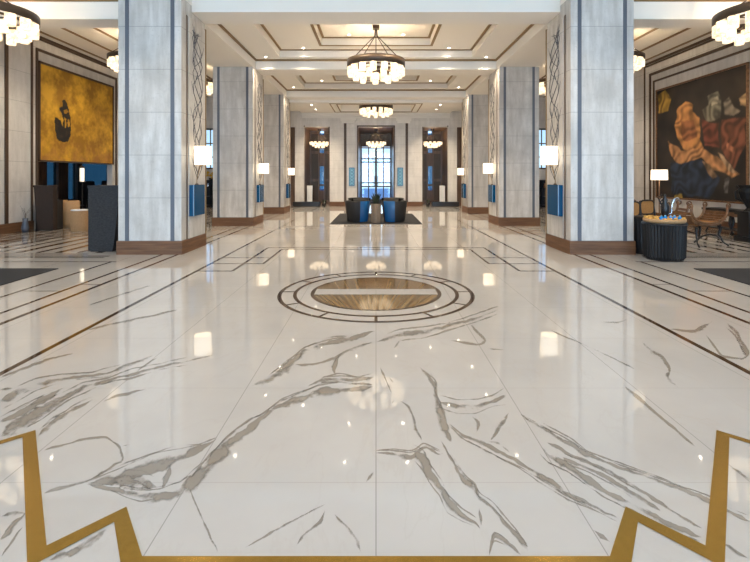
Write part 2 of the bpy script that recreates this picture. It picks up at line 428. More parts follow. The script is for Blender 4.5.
# entrance mats
for s, t in ((-1, 'left'), (1, 'right')):
    x0, x1 = sorted((s * 5.18, s * 8.4))
    tag(MB().box(x0, x1, 4.2, 7.42, .0005, .012).build('floor_mat', 'mat'), 'charcoal entrance mat on the %s side of the lobby floor' % t, 'mat')
tag(MB().box(-1.47, 1.47, 14.45, 18.6, .0005, .012).build('area_rug', 'mat'), 'dark square rug under the barrel chairs and beige planter', 'rug')

# ------------------------------------------------------------------ walls
Y0, Y1, ZT = 13.17, 16.92, 4.87
wl = MB()      # left wall, with the opening below the golden picture
wl.box(-WX - .2, -WX, YF, Y0, 0, 5.62); wl.box(-WX - .2, -WX, Y1, YB, 0, 5.62); wl.box(-WX - .2, -WX, Y0, Y1, 1.96, 5.62)
struct(wl.build('wall_left', 'wallmarble'))
struct(MB().box(WX, WX + .2, YF, YB, 0, 5.62).build('wall_right', 'wallmarble'))
# recess room behind the opening on the left
rc = MB()
XR = -12.0
rc.box(XR, -WX - .2, 12.6, 12.8, 0, 2.4); rc.box(XR, -WX - .2, 21.6, 21.8, 0, 2.4); rc.box(XR - .2, -WX - .2, 12.6, 21.8, 2.3, 2.5)
wins = [(16.6, 17.2), (17.75, 18.3), (18.6, 20.6)]
yy = 12.6
for a, b2 in wins:
    rc.box(XR - .2, XR, yy, a, 0, 2.3); rc.box(XR - .2, XR, a, b2, 0, .35); rc.box(XR - .2, XR, a, b2, 2.1, 2.3); yy = b2
rc.box(XR - .2, XR, yy, 21.8, 0, 2.3)
struct(rc.build('wall_alcove', 'darkwood'))
for i, (a, b2) in enumerate(wins):
    w = MB().box(XR - .12, XR - .10, a, b2, .35, 2.1).build('window_%d' % (i + 4), 'deepglass'); struct(w)
# wall trims: vertical and horizontal brown strips round the pictures
tr = MB()
def wstrip(s, ya, yb, za, zb_, t=.03, b_=None):
    x0, x1 = sorted((s * WX, s * (WX - t))); (b_ or tr).box(x0, x1, ya, yb, za, zb_)
def wframe(s, ya, yb, z1, w, b_=None, t=.03, z0=.26):
    wstrip(s, ya - w, ya, z0, z1, t, b_); wstrip(s, yb, yb + w, z0, z1, t, b_); wstrip(s, ya - w, yb + w, z1, z1 + w, t, b_)
wframe(-1, 12.97, 17.35, 5.48, .06); wframe(-1, 13.17, 17.1, 5.15, .075)
wframe(1, 11.45, 16.55, 5.46, .05); wframe(1, 11.6, 16.2, 5.10, .09); wframe(1, 11.8, 16.0, 4.83, .06)
for y in (12.0, 19.0, 21.2): wstrip(-1, y, y + .1, .26, 5.6); (y > 13) and wstrip(1, y + .3, y + .4, .26, 5.6)
wstrip(-1, YF, YB, 5.53, 5.6, .05); wstrip(1, YF, YB, 5.53, 5.6, .05)
struct(tr.build('trim_3', 'browntrim'))
bl = MB().box(-WX, -WX + .05, YF, 12.97, 0, .26).box(-WX, -WX + .05, 17.2, YB, 0, .26); struct(bl.build('baseboard_left', 'basewood'))
struct(MB().box(WX - .05, WX, YF, YB, 0, .26).build('baseboard_right', 'basewood'))

# back wall with its openings
HO = 4.07
bw = MB(); D = .35
def wallbits(xs, z0, z1):
    for a, b2 in xs: bw.box(a, b2, YB, YB + D, z0, z1)
wallbits([(-WX, -8.9), (-7.4, -4.42), (-4.15, -3.70), (-2.37, -.917), (.917, 2.37), (3.70, 4.15), (4.42, 7.4), (8.9, WX)], 0, HO)
wallbits([(-8.9, -7.4), (7.4, 8.9)], 0, 1.9); wallbits([(-8.9, -7.4), (7.4, 8.9)], 4.0, HO)
wallbits([(-WX, WX)], HO, 5.65)
struct(bw.build('wall_back', 'backmarble'))
ib = MB()
for s in (-1, 1):
    for a, b2 in ((-WX, -4.42), (-4.15, -3.70), (-2.37, -.917)):
        x0, x1 = sorted((a * -s, b2 * -s)); ib.box(x0, x1, YB - .05, YB, 0, .235)
struct(ib.build('baseboard_back', 'basewood'))
tb = MB()
for s in (-1, 1):
    x0, x1 = sorted((s * 1.51, s * 1.64)); tb.box(x0, x1, YB - .03, YB, .235, 4.25)
    x0, x1 = sorted((s * 2.37, s * 2.43)); tb.box(x0, x1, YB - .02, YB, .235, HO)
    x0, x1 = sorted((s * 3.64, s * 3.70)); tb.box(x0, x1, YB - .02, YB, HO, HO + .06)
    x0, x1 = sorted((s * .917, s * .975)); tb.box(x0, x1, YB - .03, YB, 0, HO + .06)
tb.box(-.975, .975, YB - .03, YB, HO, HO + .07)
struct(tb.build('trim_4', 'browntrim'))
cp = MB()
for s in (-1, 1):
    x0, x1 = sorted((s * 1.02, s * 1.80)); cp.box(x0, x1, YB - .22, YB, 4.36, 4.52); cp.box(x0 + .06, x1 - .06, YB - .14, YB, 4.25, 4.36)
cp.box(-XI, XI, YB - .12, YB, 4.52, 4.62); cp.box(-XI, XI, YB - .22, YB, 4.62, 4.75)
struct(cp.build('trim_5', 'plaster2'))

# vestibules behind the back wall openings
def vestibule(n, x0, x1, depth):
    y0, y1 = YB + D, YB + depth; v = MB()
    v.box(x0 - .1, x0, y0, y1, 0, 4.2); v.box(x1, x1 + .1, y0, y1, 0, 4.2); v.box(x0 - .1, x1 + .1, y0, y1, HO, 4.2)
    struct(v.build('wall_vestibule_%d' % n, 'darkwood'))
for n, s in ((1, -1), (2, 1)):
    x0, x1 = sorted((s * 2.37, s * 3.70)); vestibule(n, x0, x1, 2.3)
    y = YB + 2.2; cxx = (x0 + x1) / 2
    fr = MB(); fr.box(x0, cxx - .12, y, y + .06, 0, HO); fr.box(cxx + .12, x1, y, y + .06, 0, HO)
    for z in (0, 1.0, 2.1, 3.1): fr.box(cxx - .12, cxx + .12, y, y + .06, z if z else 0, (z or 0) + (.75 if z != 1.0 else .10))
    d = struct(fr.build('door_%d' % n, 'darkwood'))
    pm = MB()
    for a, b2 in ((x0 + .08, cxx - .2), (cxx + .2, x1 - .08)):
        for z0, z1 in ((.2, 1.25), (1.4, 2.8), (2.95, 3.9)): pm.frame(a, b2, 0, .001, .001, 0, 0); pm.box(a, b2, y - .02, y, z0, z1)
    pm.build('door_panel', 'bronze', d)
    MB().box(cxx - .12, cxx + .12, y + .02, y + .03, .7, 3.95).build('pane', 'blueglass', d)
    MB().tube([(cxx - .17, y - .03, .95), (cxx - .17, y - .06, 1.0), (cxx - .17, y - .06, 1.35), (cxx - .17, y - .03, 1.4)], .012).build('door_handle', 'goldtrim', d)
vestibule(3, -.917, .917, 3.8)
y = YB + 3.75; fr = MB()
fr.box(-.917, .917, y, y + .08, 3.3, HO); fr.box(-.917, -.84, y, y + .08, 0, 3.3); fr.box(.84, .917, y, y + .08, 0, 3.3)
for x in (-.44, 0, .44): fr.box(x - (.06 if x == 0 else .03), x + (.06 if x == 0 else .03), y, y + .08, 0, 3.3)
for z in (0, .9, 1.12, 2.35, 2.55, 3.2): fr.box(-.84, .84, y + .005, y + .075, z, z + (.18 if z == 0 else .07))
for s in (-1, 1):      # slanting corner braces
    fr.face([(s * .9, y - .06, 3.55), (s * .45, y - .06, 4.06), (s * .55, y - .06, 4.06), (s * .9, y - .06, 3.68)])
    for k in range(4): fr.tube([(s * (.08 + .2 * k), y - .03, 3.3), (s * (.18 + .16 * k), y - .03, 3.65), (s * (.05 + .2 * k), y - .03, 4.0)], .018)
d = struct(fr.build('door_3', 'bronze'))
MB().box(-.84, .84, y + .03, y + .045, .1, 3.25).build('pane', 'glass', d)
MB().tube([(-.08, y - .03, .95), (-.08, y - .06, 1.0), (-.08, y - .06, 1.5), (-.08, y - .03, 1.55)], .015).tube([(.08, y - .03, .95), (.08, y - .06, 1.0), (.08, y - .06, 1.5), (.08, y - .03, 1.55)], .015).build('door_handle', 'goldtrim', d)
# slender dark openings beside the third columns
for s in (-1, 1):
    x0, x1 = sorted((s * 4.15, s * 4.42)); struct(MB().box(x0, x1, YB + .25, YB + .34, 0, HO).build('door_%d' % (4 if s < 0 else 5), 'darkwood'))
# aisle windows in the back wall
for n, s in ((1, -1), (2, 1)):
    x0, x1 = sorted((s * 7.4, s * 8.9)); w = MB(); w.box(x0, x1, YB + .1, YB + .18, 1.9, 1.98).box(x0, x1, YB + .1, YB + .18, 3.92, 4.0).box(x0, x0 + .07, YB + .1, YB + .18, 1.9, 4).box(x1 - .07, x1, YB + .1, YB + .18, 1.9, 4)
    for k in range(1, 4): w.box(x0 + k * .375 - .02, x0 + k * .375 + .02, YB + .11, YB + .17, 1.9, 4)
    for z in (2.5, 3.2): w.box(x0, x1, YB + .115, YB + .165, z, z + .05)
    o = struct(w.build('window_%d' % n, 'bronze')); MB().box(x0, x1, YB + .13, YB + .14, 1.95, 3.95).build('pane', 'glass', o)
# entrance wall behind the viewer, with tall glazed bays
fw = MB(); xs = [-9.8, -9.0, -5.6, -4.9, -1.5 - 1.6, 3.1, 4.9, 5.6, 9.0, 9.8]
bays = [(-9.0, -5.4), (-4.8, -.4), (.4, 4.8), (5.4, 9.0)]; xx = -9.8
for a, b2 in bays: fw.box(xx, a, YF - .3, YF, 0, 5.2); fw.box(a, b2, YF - .3, YF, 4.7, 5.2); xx = b2
fw.box(xx, 9.8, YF - .3, YF, 0, 5.2); struct(fw.build('wall_front', 'backmarble'))
fg = MB()
for a, b2 in bays:
    for k in range(5): x = a + (b2 - a) * k / 4; fg.box(x - .03, x + .03, YF - .2, YF - .12, 0, 4.7)
    for z in (0, 2.4, 4.62): fg.box(a, b2, YF - .19, YF - .13, z, z + .08)
o = struct(fg.build('window_3', 'bronze'))
gp = MB()
for a, b2 in bays: gp.box(a, b2, YF - .165, YF - .155, 0, 4.7)
gp.build('pane', 'glass', o)
# pavement outside the doors
struct(MB().box(-14, 14, 29.0, 60, -.1, -.01).build('floor_outside', 'plaster2'))

# ------------------------------------------------------------------ ceiling
ce = MB(); SOF = 4.87; Z1, Z2, Z3 = 5.18, 5.40, 5.62
def quad(x0, x1, y0, y1, z, mi=0): ce.face([(x0, y0, z), (x0, y1, z), (x1, y1, z), (x1, y0, z)], mi)
def riser(x0, x1, y0, y1, za, zb_):
    ce.face([(x0, y0, za), (x0, y0, zb_), (x1, y0, zb_), (x1, y0, za)]); ce.face([(x0, y1, za), (x1, y1, za), (x1, y1, zb_), (x0, y1, zb_)])
    ce.face([(x0, y0, za), (x0, y1, za), (x0, y1, zb_), (x0, y0, zb_)]); ce.face([(x1, y0, za), (x1, y0, zb_), (x1, y1, zb_), (x1, y1, za)])
def ringq(o_, i_, z):
    quad(o_[0], o_[1], o_[2], i_[2], z); quad(o_[0], o_[1], i_[3], o_[3], z); quad(o_[0], i_[0], i_[2], i_[3], z); quad(i_[1], o_[1], i_[2], i_[3], z)
gt = MB()
def coffer(y0, y1):
    o_ = (-XI, XI, y0, y1); a = (-2.95, 2.95, y0 + .28, y1 - .28); b_ = (-1.6, 1.6, y0 + .8, y1 - .8)
    ringq(o_, a, Z1); riser(*a, Z1, Z2); ringq(a, b_, Z2); riser(*b_, Z2, Z3); quad(*b_, Z3)
    gt.frame(o_[0]+.004, o_[1]-.004, y0+.004, y1-.004, .04, Z1 - .055, Z1 - .003)
    gt.frame(a[0]+.004, a[1]-.004, a[2]+.004, a[3]-.004, .07, Z2 - .02, Z2 - .002)
    gt.frame(b_[0] - .08, b_[1] + .08, b_[2] - .08, b_[3] + .06, .075, Z2 - .015, Z2 - .002)
    gt.frame(b_[0]+.004, b_[1]-.004, b_[2]+.004, b_[3]-.004, .07, Z3 - .02, Z3 - .002)
B = [(9.30, 10.04), (14.25, 15.1), (19.15, 19.85)]
coffer(B[0][1], B[1][0]); coffer(B[1][1], B[2][0])
for a, b2 in B: ce.box(-XI, XI, a, b2, SOF, 5.8)
# last bay: lower ceiling with a shallow coffer
Z4 = 4.75; o_ = (-XI, XI, B[2][1], YB); i_ = (-1.72, 1.72, 20.35, 22.55)
ringq(o_, i_, Z4); riser(*i_, Z4, 5.15); quad(*i_, 5.15)
ce.face([(-XI, B[2][1], Z4), (XI, B[2][1], Z4), (XI, B[2][1], SOF), (-XI, B[2][1], SOF)])
gt.frame(-2.07, 2.07, 20.1, 22.8, .05, Z4 - .015, Z4 - .002); gt.frame(-1.78, 1.78, 20.3, 22.6, .05, Z4 - .015, Z4 - .002)
# long beams over the columns, cross beams over the aisles
for s in (-1, 1):
    x0, x1 = sorted((s * (XI - .003), s * (XO + .003))); ce.box(x0, x1, 9.3, YB, SOF, 5.8); ce.box(x0, x1, CY[0] - .01, 9.3, 5.0, 5.8)
    x0, x1 = sorted((s * XO, s * WX)); ce.box(x0, x1, 9.42, 9.99, 4.77, 5.8)
    quad(x0, x1, 9.99, YB, 5.6)
    bb = sorted((s * (XO + .0), s * (WX - .02)))
    gt.box(bb[0], bb[1], 9.38, 9.42, 5.13, 5.2)
    for xk in (9.45, 8.6, 7.72, 6.85, 6.0): gt.box(s * xk - .04, s * xk + .04, 9.99, YB, 5.575, 5.598)
quad(-WX, WX, YF, 9.42, 5.2)
quad(-WX - .2, WX + .2, YF - .3, YB + .3, 5.82)
struct(ce.build('ceiling', 'plaster')); struct(gt.build('trim_6', 'goldtrim'))

# ------------------------------------------------------------------ columns
def wander(z0, z1, seed, y0, y1):
    r = random.Random(seed); pts = []; z = z0; y = (y0 + y1) / 2
    k = 0
    while z < z1:
        pts.append((y, z)); z += r.uniform(.12, .24); k += 1
        y = (y0 + y1) / 2 + (y1 - y0) * .30 * math.sin(k * .8 + seed * 1.9 + .6 * math.sin(k * .37 + seed)) + r.uniform(-.05, .05)
    pts.append((y, z1)); return pts
def column(s, i, label):
    y0 = CY[i]; y1 = y0 + CW
    t = empty('marble_column', (s * (XI + XO) / 2, y0 + CW / 2, 0), label, 'column')
    hw = (XO - XI) / 2; hd = CW / 2
    top = 5.0 if i == 0 else SOF
    MB().box(-hw, hw, -hd, hd, .26, top).build('shaft', 'marble', t)
    b_ = MB(); e = .025; b_.box(-hw - e, hw + e, -hd - e, hd + e, 0, .262); b_.box(-hw - e - .006, hw + e + .006, -hd - e - .006, hd + e + .006, .12, .135)
    b_.build('plinth', 'basewood', t)
    for yy_, q in ((-hd, -1), (hd, 1)):
        for xs_ in (-hw + .17, hw - .17):
            a, b2 = sorted((yy_, yy_ + q * .008)); MB().box(xs_ - .037, xs_ + .037, a, b2, .262, top if q < 0 else SOF).build('metal_strip', 'bluestrip', t)
    for xs_ in (-s * hw, s * hw):           # inner face then outer face
        q = 1 if xs_ > 0 else -1
        a, b2 = sorted((xs_, xs_ + q * .012)); MB().box(a, b2, -hd + .22, -hd + .285, .262, 4.72).build('metal_strip', 'silverstrip', t)
    xi = -s * hw; q = -s
    a, b2 = sorted((xi, xi + q * .02)); MB().box(a, b2, -hd + .32, hd - .03, .262, 4.72).build('etched_panel', 'marble', t)
    a, b2 = sorted((xi, xi + q * .035)); MB().box(a, b2, hd - .032, hd + .002, .262, 4.74).build('panel_edge', 'goldtrim', t)
    e = MB(); xf = xi + q * .022
    for k in range(4):
        P_ = wander(1.45, 4.5, k + i * 3, -hd + .36, hd - .08)
        e.tube([(xf, p[0], p[1]) for p in P_], [.006 + .004 * math.sin(q * .7 + k) ** 2 for q in range(len(P_))], 5)
        for j in range(1, len(P_) - 1, 2):
            y_, z_ = P_[j]; dy = .12 * (1 if (j + k) % 4 < 2 else -1)
            e.tube([(xf, y_, z_), (xf, max(-hd + .34, min(hd - .05, y_ + dy)), z_ + .22)], [.008, .003], 4)
    e.build('branch_etching', 'etch', t)
    return t
ords = ['front', 'second', 'third']
for s, sd in ((-1, 'left'), (1, 'right')):
    for i in range(3):
        lab = {0: 'large pale marble column nearest the viewer in the %s row', 1: 'middle pale marble column of the %s row', 2: 'farthest pale marble column of the %s row'}[i] % sd
        column(s, i, lab)
# blue consoles and lamps on the inner faces
CONS = [(9.12, 9.74, 1.34, .71), (14.28, 14.88, 1.25, .70), (18.95, 19.5, 1.21, .62)]
SH = [(9.40, 1.755, 2.13, .17), (14.50, 1.61, 1.93, .16), (19.2, 1.58, 1.87, .135)]
wh = ['on the front column', 'on the middle column', 'on the farthest column']
def lamp_glow(loc, e=14, r=.12):
    l = bpy.data.lights.new('lamp_light', 'POINT'); l.energy = e; l.color = (1, .74, .45); l.shadow_soft_size = r
    o = bpy.data.objects.new('lamp_light', l); o.location = loc; C.objects.link(o)
for s, sd in ((-1, 'left'), (1, 'right')):
    for i in range(3):
        a, b2, zt, zb_ = CONS[i]; xf = s * (XI - .021); dep = .085
        t = empty('wall_console', (xf, (a + b2) / 2, zb_), 'blue lacquered wall console on the %s column of the %s row' % (['nearest', 'middle', 'farthest'][i], sd), 'console')
        h = (b2 - a) / 2; hh = zt - zb_; x0, x1 = sorted((0, -s * dep))
        MB().box(x0, x1, -h, h, 0, hh).build('cabinet', 'bluepanel', t, bevel=.006); cab = t.children[0]
        x0, x1 = sorted((-s * dep, -s * (dep + .006)))
        MB().box(x0, x1, -h, -h + .035, 0, hh).build('edge_strip', 'blueedge', cab)
        y, z0, z1, r = SH[i]; 
        t = empty('table_lamp', (s * (XI - .07), y, zt), 'white lit shade lamp above the blue console %s of the %s row' % (wh[i], sd), 'lamp')
        dx = -s * .125
        MB().lathe([(0, 0), (.035, 0), (.035, .015), (.012, .03)], 0, 0, 16).build('base', 'bronze', t)
        MB().tube([(0, 0, .01), (0, 0, .12), (dx * .5, 0, z0 - zt - .05), (dx, 0, z0 - zt + .02)], .008).build('stem', 'goldtrim', t)
        MB().lathe([(r * .93, z0 - zt), (r, z0 - zt), (r, z1 - zt), (r * .93, z1 - zt), (r * .93, z0 - zt)], dx, 0, 28).build('lamp_shade', 'linen', t)
        MB().ball((dx, 0, (z0 + z1) / 2 - zt), .04).build('bulb', 'linen', [c for c in t.children if c.name.startswith('lamp_shade')][0])
        lamp_glow((s * (XI - .07) + dx, y, (z0 + z1) / 2), 16, .03)

# ------------------------------------------------------------------ chandeliers
def chandelier(R, drop, label, group=None, tiers=2, n=18, hband=.2):
    t = empty('chandelier', (0, 0, 0), label, 'chandelier', group)        # origin at the ceiling
    zb_ = -drop
    MB().box(-.09, .09, -.09, .09, -.09, 0).build('canopy', 'bronze', t)
    for k in range(4):
        a = k * PI / 2 + PI / 4
        MB().tube([(.03 * math.cos(a), .03 * math.sin(a), -.08), (.05 * math.cos(a), .05 * math.sin(a), -.25 * drop - .05), ((R - .04) * math.cos(a), (R - .04) * math.sin(a), zb_)], .012, 6).build('rod', 'bronze', t)
    MB().tube([(0, 0, -.08), (0, 0, zb_ - hband)], .014, 6).build('stem', 'bronze', t)
    MB().lathe([(R - .03, zb_ - hband), (R, zb_ - hband), (R, zb_), (R - .03, zb_), (R - .03, zb_ - hband)], 0, 0, 48).build('band', 'bronze', t)
    sp = MB()
    for k in range(4):
        a = k * PI / 2; sp.tube([(0, 0, zb_ - hband + .03), ((R - .02) * math.cos(a), (R - .02) * math.sin(a), zb_ - hband + .03)], .014, 5)
    sp.lathe([(R * .68, zb_ - hband - .01), (R * .72, zb_ - hband - .01), (R * .72, zb_ - hband + .03), (R * .68, zb_ - hband + .03), (R * .68, zb_ - hband - .01)], 0, 0, 32)
    sp.build('inner_frame', 'bronze', t)
    def blocks(r, cnt, z1, hgt, rad, a0=0):
        for k in range(cnt):
            a = a0 + 2 * PI * k / cnt; x, y = r * math.cos(a), r * math.sin(a)
            MB().lathe([(0, z1), (rad, z1), (rad, z1 - hgt), (rad * .9, z1 - hgt - .01), (0, z1 - hgt - .01)], x, y, 8).build('glass_block', 'alabaster', t)
    q = R / .79
    blocks(R - .09 * q, n, zb_ - hband + .01, .22 * q, .088 * q)
    blocks(R * .70, int(n * .6), zb_ - hband - .12 * q, .2 * q, .082 * q, .2)
    if tiers > 2: blocks(R * .42, 7, zb_ - hband - .26 * q, .18 * q, .08 * q, .1)
    MB().lathe([(0, zb_ - hband - .02), (.17 * q, zb_ - hband - .02), (.17 * q, zb_ - hband + .03), (0, zb_ - hband + .03)], 0, 0, 20).build('dish', 'bronze', t)
    MB().lathe([(0, zb_ - hband - .14 * q), (.09 * q, zb_ - hband - .14 * q), (.09 * q, zb_ - hband - .32 * q), (0, zb_ - hband - .33 * q)], 0, 0, 12).build('glass_block', 'alabaster', t)
    return t
def glow(loc, e, r=.35, col=(1, .78, .52)):
    l = bpy.data.lights.new('chandelier_light', 'POINT'); l.energy = e; l.color = col; l.shadow_soft_size = r
    o = bpy.data.objects.new('chandelier_light', l); o.location = loc; C.objects.link(o)
def uplight(loc, e): glow(loc, e, .025)
c1 = chandelier(.79, .95, 'large bronze ring chandelier in the nearest central coffer', n=15); c1.location = (0, 12.4, Z3); uplight((0, 12.4, Z3 - 1.1), 210)
c2 = chandelier(.79, .27, 'bronze ring chandelier in the shallow far central ceiling', n=15); c2.location = (0, 21.4, 5.15); uplight((0, 21.4, 4.72), 110)
proto = None
for x, y, zc, lab in ((-7.34, 8.62, 5.2, 'ring chandelier cut off by the top left corner of the photo'), (7.34, 8.62, 5.2, 'ring chandelier cut off by the top right corner of the photo')):
    if proto is None: proto = chandelier(.79, .55, lab, n=15, hband=.16); t = proto
    else: t = copy_tree(proto); t['label'] = lab
    t.location = (x, y, zc); uplight((x, y, zc - .66), 170)
for y, lab in ((4.6, 'unseen ring chandelier added to light the entrance bay, above the brass zigzag'), (0.2, 'unseen ring chandelier added to light the entrance bay, above the entrance')):  # out-of-view chandeliers added to light the near part of the lobby
    t = copy_tree(proto); t['label'] = lab; t.location = (0, y, 5.2); glow((0, y, 4.3), 120)
p2 = None
for s, sd in ((-1, 'left'), (1, 'right')):
    for y, dz, o_ in ((12.9, .0, 'nearer'), (16.0, .0, 'farther')):
        lab = 'small ring chandelier of the %s aisle, the %s one seen past the columns' % (sd, o_)
        if p2 is None: p2 = chandelier(.72, .72, lab, n=14, hband=.12); t = p2
        else: t = copy_tree(p2); t['label'] = lab
        xx_ = 6.8 if y < 14 else 6.3; t.location = (s * xx_, y, 5.6); uplight((s * xx_, y, 4.81), 190)
p3 = None
for x, sd in ((-3.03, 'left dark doorway of the back wall'), (3.03, 'right dark doorway of the back wall'), (0, 'central glazed doorway of the back wall')):
    lab = 'tiered glass chandelier hanging in the %s' % sd
    if p3 is None: p3 = chandelier(.54, .62, lab, n=13, tiers=3, hband=.07); t = p3
    else: t = copy_tree(p3); t['label'] = lab
    t.location = (x, 24.45, HO); uplight((x, 24.45, HO - .52), 45)

# recessed downlights
DL = []
for y0, y1 in ((10.0, 14.5), (15.1, 19.2)):
    for s in (-1, 1):
        DL += [(s * 3.38, y1 - .55, Z1), (s * 3.38, y0 + .9, Z1), (s * 2.2, y1 - .75, Z2), (s * 2.2, y0 + .8, Z2), (s * .78, (y0 + y1) / 2 + .9, Z3), (s * .78, (y0 + y1) / 2 - .9, Z3)]
DL += [(s * 2.9, y, Z4) for s in (-1, 1) for y in (20.5, 21.9)]  # last bay, some of these added to brighten the back wall
for y in (2.5, 5.0, 7.8): DL += [(x, y, 5.2) for x in (-3.0, 3.0, -6.0, 6.0)]
for s in (-1, 1): DL += [(s * 8.2, y, 5.6) for y in (11.5, 14.5, 18)]
dl = None
for i, (x, y, z) in enumerate(DL):
    if dl is None:
        dl = empty('downlight', (0, 0, 0), 'small round recessed downlight in the coffered lobby ceiling', 'downlight', 'recessed ceiling downlights')
        MB().lathe([(.034, -.004), (.05, -.008), (.055, 0), (.034, 0)], 0, 0, 16).build('rim', 'white', dl)
        MB().lathe([(0, -.003), (.034, -.003)], 0, 0, 16).build('lens', 'lens', dl); t = dl
    else: t = copy_tree(dl)
    t.location = (x, y, z - .002)
    l = bpy.data.lights.new('spot', 'SPOT'); l.energy = 260 if abs(x) > 8 else (420 if y > 20 else 140); l.spot_size = 2.0; l.spot_blend = .8; l.color = (1, .82, .6); l.shadow_soft_size = .05
    o = bpy.data.objects.new('downlight_beam', l); o.location = (x, y, z - .03); C.objects.link(o)

# ------------------------------------------------------------------ pictures
def inpoly(x, y, P_):
    c = False; n = len(P_)
    for i in range(n):
        x1, y1 = P_[i]; x2, y2 = P_[(i + 1) % n]
        if (y1 > y) != (y2 > y) and x < (x2 - x1) * (y - y1) / (y2 - y1) + x1: c = not c
    return c
def canvas(name, s, ya, yb, za, zb_, colf, parent, nx=150, nz=150, t=.02):
    me = bpy.data.meshes.new(name); v = []; f = []; cols = []; x = s * (WX - t)
    for j in range(nz + 1):
        for i in range(nx + 1):
            y = ya + (yb - ya) * i / nx; z = za + (zb_ - za) * j / nz; v.append((x, y, z)); cols.append(colf(y, z))
    for j in range(nz):
        for i in range(nx):
            a = j * (nx + 1) + i; q = (a, a + 1, a + nx + 2, a + nx + 1); f.append(q if s < 0 else q[::-1])
    me.from_pydata(v, [], f); at_ = me.color_attributes.new('paint', 'FLOAT_COLOR', 'POINT')
    at_.data.foreach_set('color', [q for c in cols for q in (*c, 1)]); me.materials.append(M['paint'])
    o = bpy.data.objects.new(name, me); C.objects.link(o); o.parent = parent; return o
def lerp(a, b, t): return tuple(a[i] + (b[i] - a[i]) * t for i in range(3))
def fb(y, z, k=0, o_=4): return noise.fractal((y, z, k), .6, 2.0, o_)
# golden picture on the left
def lp(cx, cy):   # crop position -> wall position
    x, y = 20 + cx / 4.324, 50 + cy / 4.324; d = WX * F / (CX - x); return (d, H + (HY - y) / F * d)
fig = [lp(*p) for p in ((180,218),(190,214),(201,236),(207,262),(214,288),(217,340),(214,372),(205,395),(180,399),(156,386),(147,340),(146,290),(158,294),(172,306),(180,334),(183,300),(176,272),(165,258),(167,248),(180,246))]
gaps = [[lp(*p) for p in q] for q in (((188,292),(196,296),(196,335),(190,335)), ((201,300),(209,300),(212,330),(203,335)), ((184,262),(200,256),(206,270),(190,276)))]
def gold(y, z):
    n1 = fb(y * 1.3, z * 1.3, 3); n2 = fb(y * 5, z * 5, 8)
    c = lerp((.33, .16, .008), (.72, .40, .03), max(0, min(1, .42 + n1 * .8 + n2 * .35)))
    if z < 2.75: c = lerp(c, (.42, .17, .05), max(0, min(.55, (2.75 - z) * .8 * (.5 + fb(y * 3, z * 3, 5)))))
    yj, zj = y + fb(y * 9, z * 9, 1) * .02, z + fb(y * 9, z * 9, 2) * .02
    if inpoly(yj, zj, fig) and not any(inpoly(yj, zj, g) for g in gaps): c = lerp((.012, .010, .009), (.05, .03, .012), max(0, n2))
    return c
t = empty('wall_painting', (-WX, (Y0 + Y1) / 2, 1.98), 'large golden painting with a small dark standing figure above the left alcove', 'painting')
def rel(o, t): o.location = -t.location; return o
rel(canvas('canvas', -1, Y0 + .05, Y1 - .05, 2.0, ZT - .06, gold, t, 190, 150, .03), t)
f = MB(); 
for a, b2, z0, z1 in ((Y0, Y0 + .05, 1.96, ZT), (Y1 - .05, Y1, 1.96, ZT), (Y0, Y1, ZT - .06, ZT), (Y0, Y1, 1.96, 2.0)): f.box(-WX, -WX + .06, a, b2, z0, z1)
rel(f.build('frame', 'browntrim', t), t)
# dark figure painting on the right
def rp(cx, cy):
    x, y = 650 + cx / 3.51, 50 + cy / 3.51; d = WX * F / (x - CX); return (d, H + (HY - y) / F * d)
SHP = [((75,395),(180,385),(250,450),(215,520),(80,505)), ((30,155),(55,145),(76,172),(70,215),(32,222)),
 ((180,245),(245,255),(245,345),(195,335)), ((255,245),(342,235),(338,330),(300,420),(252,350)),
 ((100,208),(128,180),(155,188),(152,215),(176,240),(176,310),(190,342),(150,362),(108,332),(88,270)),
 ((66,318),(110,350),(190,343),(252,385),(318,440),(290,447),(222,417),(182,377),(112,402),(76,375)),
 ((182,392),(215,400),(240,445),(225,448)), ((184,212),(210,190),(204,165),(242,145),(250,180),(252,235),(200,250)),
 ((216,176),(240,166),(242,188),(222,192)), ((258,190),(280,165),(300,200),(322,213),(300,232),(265,226)),
 ((318,162),(346,148),(346,200),(322,192)), ((85,508),(116,504),(116,526),(85,530)), ((108,250),(160,245),(165,310),(120,320)), ((262,455),(280,450),(278,500),(264,500)),
 ((240,360),(262,372),(310,435),(280,428)), ((270,320),(300,345),(300,365),(275,350))]
SC = [(.022,.035,.06), (.34,.20,.03), (.14,.04,.022), (.15,.05,.025), (.42,.19,.06), (.42,.20,.08), (.25,.15,.08), (.17,.15,.10), (.35,.30,.2), (.2,.16,.11), (.38,.24,.11), (.4,.26,.05), (.24,.09,.035), (.12,.11,.10), (.38,.25,.14), (.35,.13,.06)]
SHP = [[rp(*p) for p in q] for q in SHP]
def dark(y, z):
    n = fb(y * 1.2, z * 1.2, 4, 2); n2 = fb(y * 3.5, z * 2.5, 6, 2)
    c = lerp((.010, .008, .007), (.035, .025, .018), max(0, min(1, .5 + n)))
    w = (0, 0)
    yj, zj = y + fb(y * 2, z * 2, 11, 2) * .06, z + fb(y * 2, z * 2, 12, 2) * .06
    for k, P_ in enumerate(SHP):
        hit = sum(inpoly(yj + a, zj + b_, P_) for a, b_ in ((-.02, 0), (.02, 0), (0, -.02), (0, .02))) / 4
        if hit:
            fold = max(0, min(1, .5 + .34 * math.sin((y * 2 + z * 3.5 + n * 2.5 + k) * 4.0) + n2 * .45))
            c = lerp(c, lerp(tuple(q * .35 for q in SC[k]), tuple(q * 1.5 for q in SC[k]), fold), hit)
    return c
RA, RB, RZ0, RZ1 = 11.93, 15.86, .78, 4.52
